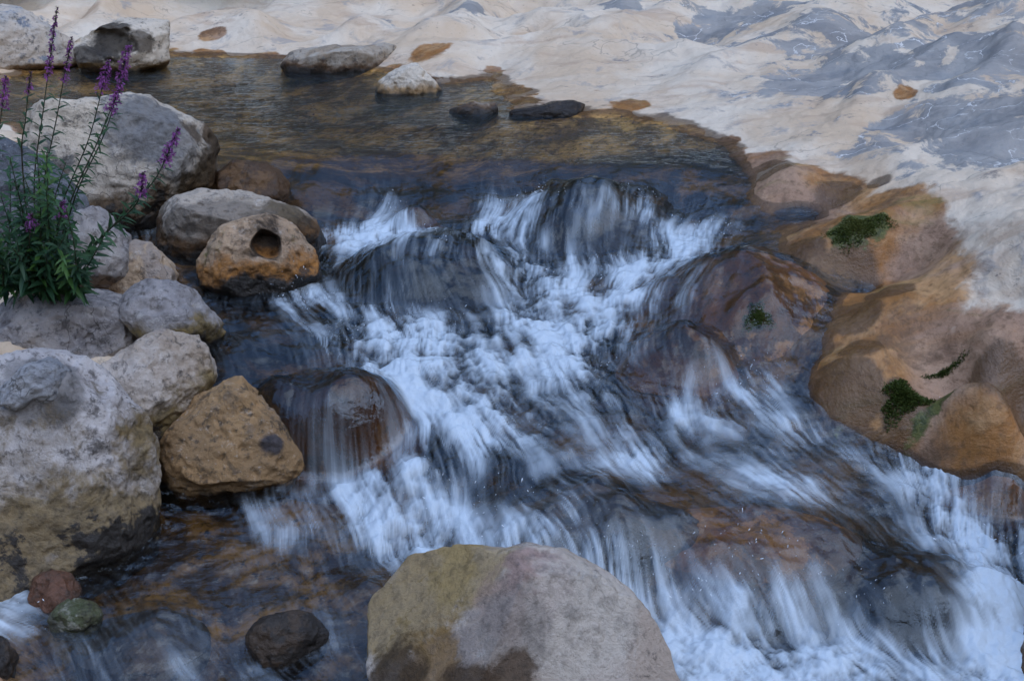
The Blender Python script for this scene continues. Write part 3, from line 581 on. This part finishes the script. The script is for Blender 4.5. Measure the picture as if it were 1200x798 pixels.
B('stone', [(574,133),(620,126),(668,117),(694,127),(692,141),(600,142)], (640,137), .55, M['dkwet'], 'dark flat stone at the waterline below the white rock slope', 'stone', seed=25)
B('stone', [(521,130),(545,124),(578,121),(592,130),(570,146),(530,144)], (555,134), .55, M['low'], 'small grey stone barely breaking the pool surface', 'stone', seed=26)
B('boulder', [(5,160),(30,118),(70,111),(110,113),(150,111),(185,119),(220,132),(262,146),(286,168),(284,190),(264,212),(250,226),(215,248),(175,275),(140,290),(60,290),(5,240)], (170,272), .42, M['big'], 'largest white boulder, behind the purple flowers beside the pool outlet', seed=27, facets=[((.35,-1,.15), .62), ((-.1,.2,1), .86), ((.7,-.5,-.55), .72)], box=.75, thick=.95, sub=7, rough=.045)
B('stone', [(235,225),(268,190),(300,188),(335,203),(350,225),(342,250),(290,262),(250,255)], (300,248), .42, M['dkbrown'], 'wet dark brown stone at the lip between the largest boulder and the falling water', 'stone', seed=28)
B('boulder', [(163,285),(190,245),(215,223),(240,217),(275,224),(300,232),(345,244),(372,261),(385,285),(378,312),(330,330),(240,330),(180,318)], (215,303), .385, M['mid'], 'long grey-brown boulder with a pale crest, below the largest white boulder', seed=29, facets=[((-.1,-1,-.2), .55), ((0,.1,1), .88)], box=.75, sub=7)
B('boulder', [(230,318),(245,290),(262,265),(285,256),(315,254),(335,261),(355,284),(377,310),(381,335),(340,358),(270,352),(240,345)], (300,334), .36, M['hol'], 'tan boulder with a round dark hole in its face', seed=30, hole=(312,288,16,.38), box=.8, sub=7, nf=5)
B('boulder', [(-60,190),(0,148),(30,163),(60,195),(95,232),(112,280),(95,330),(60,365),(-60,365)], (40,350), .40, M['slate'], 'dark slaty boulder behind the leaves at the left edge', seed=31, dy=.1)
B('boulder', [(68,250),(98,227),(130,244),(152,272),(158,305),(142,332),(110,350),(75,350),(58,300)], (110,340), .38, M['grey'], 'upright grey boulder at the right foot of the flowering plant', seed=32)
B('stone', [(103,340),(115,310),(145,284),(170,283),(190,298),(207,325),(197,350),(150,362),(108,360)], (150,342), .35, M['beige'], 'beige rounded stone with a little pebble on top', 'stone', seed=33)
B('pebble', [(158,312),(166,298),(178,295),(186,306),(178,316),(166,318)], (171,315), .42, M['beige'], 'little beige pebble sitting on the beige rounded stone', 'pebble', seed=34, sub=4)
B('boulder', [(-25,400),(6,350),(45,341),(90,339),(130,344),(170,359),(187,385),(168,408),(110,430),(60,438),(10,440),(-25,435)], (90,422), .30, M['grey'], 'flat grey boulder just below the leaves, above the big front boulder', seed=35, box=.78, sub=7)
B('boulder', [(130,350),(165,329),(195,327),(225,341),(247,368),(270,393),(278,412),(258,432),(200,428),(150,400)], (255,414), .30, M['bgrey'], 'blue-grey boulder with a mossy foot in the left channel', seed=36, facets=[((.7,-.6,-.1), .7)])
B('boulder', [(96,420),(125,400),(165,387),(200,382),(225,391),(244,414),(254,440),(250,462),(228,495),(205,530),(180,560),(140,550),(105,490)], (190,535), .17, M['warm'], 'cream-grey boulder wedged between the big front boulder and the ochre one', seed=37, box=.8, sub=7, facets=[((.8,-.6,-.2), .72)])
fb = B('boulder', [(-90,440),(0,424),(40,411),(80,413),(115,433),(137,465),(160,488),(174,510),(180,545),(190,570),(189,620),(172,660),(110,705),(30,715),(-90,700)], (110,668), .045, M['front'], 'big weathered white boulder cropped by the left edge of the photo', seed=38, box=.75, sub=7, thick=.9, facets=[((.3,-1,.25), .7), ((.9,-.3,.1), .85)], rough=.05)
fv = np.array([v.co[:] for v in fb.data.vertices])+np.array(fb.location); rk = np.array(ray(42, 452)); rk /= np.linalg.norm(rk)
rl = fv-np.array([0, 0, CAM_H]); tk = rl@rk; ok = np.linalg.norm(rl-tk[:, None]*rk, axis=1) < .03; ysurf = (rk*tk[ok].min())[1]
kn = B('angular_knob', [(2,478),(4,452),(28,424),(55,417),(80,424),(86,444),(70,455),(64,474),(40,470),(16,484)], (42,480), float(PY(42, 480, ysurf)[2]), M['knob'], None, seed=51, thick=.75, dy=-.012, parent=fb, rough=.07, nf=9)
kn.location = kn.location-fb.location; kn['label'] = 'dark grey angular lump standing out of the pale boulder'
B('boulder', [(178,545),(195,510),(222,474),(255,451),(285,448),(310,461),(330,479),(336,494),(360,509),(375,526),(362,552),(330,585),(290,612),(230,615),(188,595)], (270,590), .06, M['ochre'], 'ochre brown boulder with an undercut base standing in the stream', seed=39, box=.8, sub=7, facets=[((.1,-.8,-.7), .62), ((-.6,-.7,.1), .85)], nf=5)
B('boulder', [(433,708),(445,680),(480,654),(530,644),(590,647),(620,640),(660,645),(700,664),(740,694),(766,735),(788,780),(805,830),(770,890),(600,910),(480,880),(438,790)], (600,880), -.03, M['near'], 'smooth pinkish-grey boulder with a yellow shoulder, at the bottom edge', seed=40, box=.8, sub=7, thick=.9, facets=[((.42,-.75,.52), .60), ((-.55,-.40,.75), .66), ((.1,-.98,-.1), .8)], rough=.022, nf=3, chips=12, fine=.7, crisp=.90)
B('stone', [(278,748),(295,727),(330,719),(365,721),(387,740),(385,768),(350,790),(300,782)], (330,770), 0.0, M['dkwet'], 'small round black wet stone in the lower left shallows', 'stone', seed=41)
B('stone', [(30,688),(55,669),(80,674),(97,695),(82,720),(45,718)], (65,712), .03, M['red'], 'reddish wet stone at the foot of the big front boulder', 'stone', seed=42)
B('stone', [(56,714),(80,699),(110,709),(124,728),(102,750),(65,746)], (90,742), .02, M['green'], 'greenish wet stone beside the reddish one', 'stone', seed=43)
B('stone', [(-40,740),(3,744),(15,770),(9,805),(-40,815)], (0,800), -.02, M['dkwet'], 'dark wet stone cut by the bottom left edge of the photo', 'stone', seed=44)
dl = ['rounded boulder under a skin of streaked water, in the middle of the cascade','dark boulder the water pours over just below the pool lip','brown boulder with a water film and a dark moss spot, right of the cascade','small dark ledge stone between two white falls below the brown boulder','little brown rock beside the first foam below the lip',
 'wet reddish-brown rock with a thin curtain of water, right of the ochre boulder','brown wet rock at the right edge between two foaming chutes','dark ledge rock under the last drop at lower right','submerged rock under the dark slanting chute','submerged brown rock left of the lower drop','submerged flat rock in the lower left shallows']
for d, lb in zip(DOMES, dl):
    V, Fc = ico(6); c = PZ(d['u'], d['v'], d['z']); yc = c[1]-.12*d['ry']
    rx, ry = d['rx'], d['ry']
    x, y = c[0]+V[:, 0]*rx, yc+V[:, 1]*ry
    top = dome_h(d, x, y, .0)-.002
    z = np.where(V[:, 2] > 0, top, d['z']-d['h']-np.abs(V[:, 2])*.2)
    P = np.stack([x, y, z], -1); P += .004*fbm(P[:, 0]*18, P[:, 1]*18, P[:, 2]*18, 3)[:, None]*np.array([0, 0, 1])*(V[:, 2] > 0)[:, None]
    o = mesh_np('submerged_boulder', P-c, Fc, M['dome'] if lb[0] != 'b' and 'brown' not in lb else M['wet'], None); o.location = c
    tag(o, lb, 'boulder')

# ------------------------------------------------------------------ simple leaf, petal and foam materials
def leaf_mat(name, A, B):
    t = NT_(name); n = t.noise(t.pos(), 9, 3)
    c = t.mix(t.ramp(n, .35, .65), A, B)
    c = t.mix(t.n('ObjectInfo').outputs['Random'], c, tuple(.8*q for q in A))
    b = t.n('BsdfPrincipled', {'Base Color': c, 'Roughness': .5, 'Specular IOR Level': .35}).outputs[0]
    return t.surf(t.n('MixShader', {0: .25, 1: b, 2: t.n('BsdfTranslucent', {'Color': c}).outputs[0]}).outputs[0])
LEAF = leaf_mat('loosestrife_leaf', (.025,.075,.03), (.05,.12,.04))
LEAFL = leaf_mat('young_leaf', (.07,.16,.03), (.04,.11,.03))
STEM = leaf_mat('loosestrife_stem', (.05,.07,.035), (.08,.06,.04))
PETAL = leaf_mat('purple_petal', (.40,.12,.40), (.30,.10,.33))
BUD = leaf_mat('flower_bud', (.07,.06,.05), (.12,.05,.09))
MOSS = leaf_mat('moss', (.08,.11,.022), (.16,.17,.045))
t = NT_('spray_foam'); t.surf(t.n('BsdfPrincipled', {'Base Color': (.80,.86,.92), 'Roughness': .15, 'Specular IOR Level': .5}).outputs[0]); SPRAY = t.m

def poly_tube(pts, r0, r1, n=6):
    pts = np.array(pts, float); V, F = [], []
    for i, p in enumerate(pts):
        d = pts[min(i+1, len(pts)-1)]-pts[max(i-1, 0)]; d /= np.linalg.norm(d)
        a = np.cross(d, [0.3, 1, .2]); a /= np.linalg.norm(a); b = np.cross(d, a); r = r0+(r1-r0)*i/(len(pts)-1)
        for k in range(n): V.append(p+r*(math.cos(2*math.pi*k/n)*a+math.sin(2*math.pi*k/n)*b))
    for i in range(len(pts)-1):
        for k in range(n): F.append([i*n+k, i*n+(k+1) % n, (i+1)*n+(k+1) % n, (i+1)*n+k])
    return np.array(V), np.array(F)
def leaf_geo(p, d, up, L, W, droop):                     # a folded lance-shaped blade
    d = d/np.linalg.norm(d); s_ = np.cross(d, up); s_ /= np.linalg.norm(s_)+1e-9; u_ = np.cross(s_, d); V, F = [], []
    for i, (f, wd) in enumerate([(0, .12), (.18, .75), (.42, 1), (.7, .7), (1, .03)]):
        c = p+d*L*f-np.array([0, 0, 1])*droop*L*f*f
        V += [c-s_*W*wd*.5+u_*W*.18*wd, c, c+s_*W*wd*.5+u_*W*.18*wd]
    for i in range(4):
        for k in range(2): F.append([i*3+k, i*3+k+1, i*3+k+4, i*3+k+3])
    return np.array(V), np.array(F)
class Geo:
    def __init__(s): s.V, s.F, s.n = [], [], 0
    def add(s, vf): s.V.append(vf[0]); s.F.append(vf[1]+s.n); s.n += len(vf[0])
    def build(s, name, mat, parent, smooth=True): return mesh_np(name, np.concatenate(s.V)-PR, np.concatenate(s.F), mat, parent, smooth=smooth)
rs = np.random.RandomState(11)
PR = PZ(50, 345, .40)                                    # root of the plant, between the stones
root = bpy.data.objects.new('loosestrife_plant', None); COL.objects.link(root); root.location = PR
tag(root, 'tall purple-flowered plant with thin leafy stems rooted among the stones at the left', 'flowering plant')
def spline(ps, n=24):
    ps = np.array(ps, float); tt = np.linspace(0, len(ps)-1, n); P = np.vstack([2*ps[0]-ps[1], ps, 2*ps[-1]-ps[-2]]); out = []
    for q in tt:
        i = min(int(q), len(ps)-2); f = q-i; a, b, c, d = P[i:i+4]
        out.append(.5*(2*b+(c-a)*f+(2*a-5*b+4*c-d)*f*f+(3*b-a-3*c+d)*f**3))
    return np.array(out)
def stem(pxs, depth0, depth1, flower, leaves=True, full=1.0, r=.0028, LM=LEAF, ls=1.0):
    ys = np.linspace(depth0+.10, depth1+.10, len(pxs)); P = spline([PY(u, v, y) for (u, v), y in zip(pxs, ys)], 40)
    g = Geo(); g.add(poly_tube(P, r, .0011)); so_ = g.build('stem', STEM, root)
    seg = np.linalg.norm(np.diff(P, axis=0), axis=1); L = np.concatenate([[0], np.cumsum(seg)]); tot = L[-1]
    at = lambda q: np.array([np.interp(q, L, P[:, k]) for k in range(3)])
    fl0 = tot-flower
    if leaves:
        g = Geo(); q, k = .06*tot, rs.uniform(0, 3)
        while q < fl0-.005:
            p = at(q); d = at(min(q+.02, tot))-at(q-.01); d /= np.linalg.norm(d)
            a = np.cross(d, [math.cos(k), math.sin(k), .1]); a /= np.linalg.norm(a); k += 1.57+rs.normal()*.3
            sz = (.052-.026*q/tot)*rs.uniform(.75, 1.25)*ls
            for sg in (1, -1):
                if rs.rand() < .9: g.add(leaf_geo(p, sg*a+d*rs.uniform(.25, .7)+rs.normal(size=3)*.15, d, sz, sz*.24, rs.uniform(0, .5)))
            q += rs.uniform(.014, .024)
        if g.n: g.build('leaves', LM, so_)
    if flower > 0:
        g, b = Geo(), Geo(); q = fl0
        while q < tot:
            p = at(q); d = at(min(q+.02, tot))-at(q-.01); d /= np.linalg.norm(d); f = (q-fl0)/flower
            rad = (.013*(1-f)**.6+.003)*(1 if full > .5 else .55)
            for m in range(7):
                a = rs.normal(size=3); a -= d*(a@d)*.8; a /= np.linalg.norm(a); c = p+a*rad*rs.uniform(.5, 1.1)
                if rs.rand() < .8*full*(1-f*.35):
                    for w_ in range(3):
                        e = rs.normal(size=3)+a*.8; e /= np.linalg.norm(e)
                        g.add(leaf_geo(c, e, a, rs.uniform(.006, .0105), .0042, .3))
                b.add(leaf_geo(p+a*.0015, a+d*.7, d, rs.uniform(.004, .008), .0035, 0))
            q += .0055
        if g.n: g.build('flower_spike', PETAL, so_)
        b.build('calyx', BUD, so_)
for pxs, a, b, fl, full in [([(52,340),(40,225),(52,120),(67,9)],3.36,3.30,.20,.32),([(58,340),(52,225),(68,130),(84,44)],3.36,3.30,.13,.35),([(40,335),(26,190),(30,140),(36,84)],3.36,3.25,.07,.2),
  ([(20,340),(-14,240),(-2,160),(7,90)],3.3,3.2,.09,.8),([(62,340),(70,250),(105,160),(127,72)],3.36,3.28,.085,.95),([(66,340),(85,240),(125,150),(151,54)],3.36,3.26,.10,1.),
  ([(64,335),(80,245),(115,165),(142,98)],3.35,3.22,.095,1.),([(74,340),(110,290),(160,235),(185,205),(209,151)],3.3,3.15,.12,1.),([(74,340),(112,285),(150,250),(163,232),(168,202)],3.28,3.12,.085,.95),
  ([(55,340),(60,300),(68,270),(74,236)],3.2,3.1,.05,.7),([(35,340),(34,300),(35,275),(38,252)],3.2,3.1,.05,.7)]:
    stem(pxs, a, b, fl, True, full)
for k in range(34):                                      # short leafy shoots round the foot
    u0, u1 = rs.uniform(0, 95), 0; u1 = u0+rs.normal()*26-6; v1 = rs.uniform(175, 300)+max(0, u1-60)*.5
    stem([(u0, 345), ((u0+u1)/2+rs.normal()*6, (345+v1)/2), (u1, v1)], 3.3+rs.uniform(-.1, .05), 3.15+rs.uniform(-.12, .12), 0, True, 0, .002, LEAF if rs.rand() < .8 else LEAFL, 1.25)

# ------------------------------------------------------------------ moss cushions on the wet rock
def on_ground(u, v):
    ys = np.linspace(1.8, 8.3, 1200); p = PY(u, v, ys); h = bed_smooth(p[0], p[1]); h = h+bed_detail(p[0], p[1], h-water_rbf(p[0], p[1])); h = np.maximum(h, samp(WZ, p[0], p[1]))
    k = np.argmax(p[2] < h); return np.array([p[0][k], p[1][k], h[k]])
def ground_z(X, Y):
    Z = bed_smooth(X, Y); Z = Z+bed_detail(X, Y, Z-water_rbf(X, Y)); return np.maximum(Z, samp(WZ, X, Y)-.004)
def moss(u, v, ru, rv, seed, label, n=2600, hgt=.008):
    r_ = np.random.RandomState(seed); C0 = on_ground(u, v); V, F = [], []
    mpp = C0[1]/CP/FPX; a, b = ru*mpp, rv*mpp*1.3; e = .03
    X4 = C0[0]+np.array([e, -e, 0, 0]); Y4 = C0[1]+np.array([0, 0, e, -e]); Z4 = ground_z(X4, Y4)
    gy_ = (Z4[2]-Z4[3])/(2*e); ky = 1/math.sqrt(1+gy_*gy_)
    ang, rad = r_.uniform(0, 2*math.pi, n), r_.uniform(0, 1, n)**.75
    edge = 1+.28*np.sin(ang*3+seed)+.17*np.sin(ang*7+2*seed)
    X, Y = C0[0]+a*rad*edge*np.cos(ang), C0[1]+b*ky*rad*edge*np.sin(ang)
    Z = ground_z(X, Y)+hgt*1.2*np.clip(1-rad**2, 0, 1)*(1+.5*perlin(X*30, Y*30, 2))
    for x, y, z in zip(X, Y, Z):
        d = np.array([r_.normal()*.7, r_.normal()*.7-.3, r_.uniform(.1, .8)]); d /= np.linalg.norm(d); s_ = np.cross(d, r_.normal(size=3)); s_ /= np.linalg.norm(s_)
        L = hgt*r_.uniform(.6, 1.4); p = np.array([x, y, z-.003]); i = len(V); wdt = .0018
        V += [p-s_*wdt, p+s_*wdt, p+d*L*.6+s_*wdt*1.3, p+d*L]; F.append([i, i+1, i+2, i+3])
    o = mesh_np('moss_cushion', np.array(V)-C0, np.array(F), MOSS, None, smooth=False); o.location = C0
    tag(o, label, 'moss', 'moss cushions on the wet rock')
moss(1005, 266, 34, 14, 1, 'olive moss cushion in the rounded hollow of the upper ochre rock', 3200, .007)
moss(1060, 466, 27, 17, 2, 'dark green moss cushion at the edge of the lower ochre rock, just above the water', 3000, .010)
moss(888, 372, 17, 15, 3, 'dark moss spot on the brown boulder right of the cascade', 1500, .006)
moss(1108, 437, 26, 5, 4, 'thin strip of green moss in a crack leading up from the lower moss cushion', 900, .005)

# ------------------------------------------------------------------ spray thrown up by the falls
SV, SF = ico(1); V, F, n = [], [], 0; rs = np.random.RandomState(5)
def drop(p, r, ax, st_):
    global n
    ax = ax/np.linalg.norm(ax); Q = SV*r; Q = Q+np.outer(Q@ax, ax)*(st_-1); V.append(Q+p); F.append(SF+n); n += len(SV)
for u, v, num, sp, up in [(340,346,130,.05,.05),(370,352,90,.04,.03),(748,228,60,.05,.03),(605,240,110,.06,.03),(640,235,50,.04,.03),(820,272,110,.06,.035),(845,285,60,.04,.03),(500,276,60,.06,.02),(720,330,80,.05,.03),(700,430,80,.05,.03),
  (520,585,110,.07,.03),(580,605,110,.07,.03),(660,635,120,.07,.03),(870,460,110,.06,.045),(900,440,50,.04,.03),(1085,495,120,.06,.04),(1130,490,70,.05,.03),(880,655,160,.07,.07),(820,690,90,.06,.04),(740,660,80,.05,.03),(1010,700,80,.06,.03),(1160,640,80,.06,.03),(60,722,50,.04,.02),(430,385,90,.06,.03),(520,375,80,.06,.025),(650,330,80,.05,.03),(460,250,60,.04,.03)]:
    c = on_water(u, v)
    for k in range(int(num*.3)):
        x, y = c[0]+rs.normal()*sp, c[1]+rs.normal()*sp*.7
        h = abs(rs.normal())*up*math.exp(-((x-c[0])**2+(y-c[1])**2)/(2*sp*sp)*.5)
        drop(np.array([x, y, float(samp(WZF, np.array(x), np.array(y)))+h]), .0005+.0011*rs.rand()**3, np.array([rs.normal()*.6, rs.normal()*.4-.2, .8]), rs.uniform(2, 5))
tag(mesh_np('water_spray', np.concatenate(V), np.concatenate(F), SPRAY), kind='stuff')
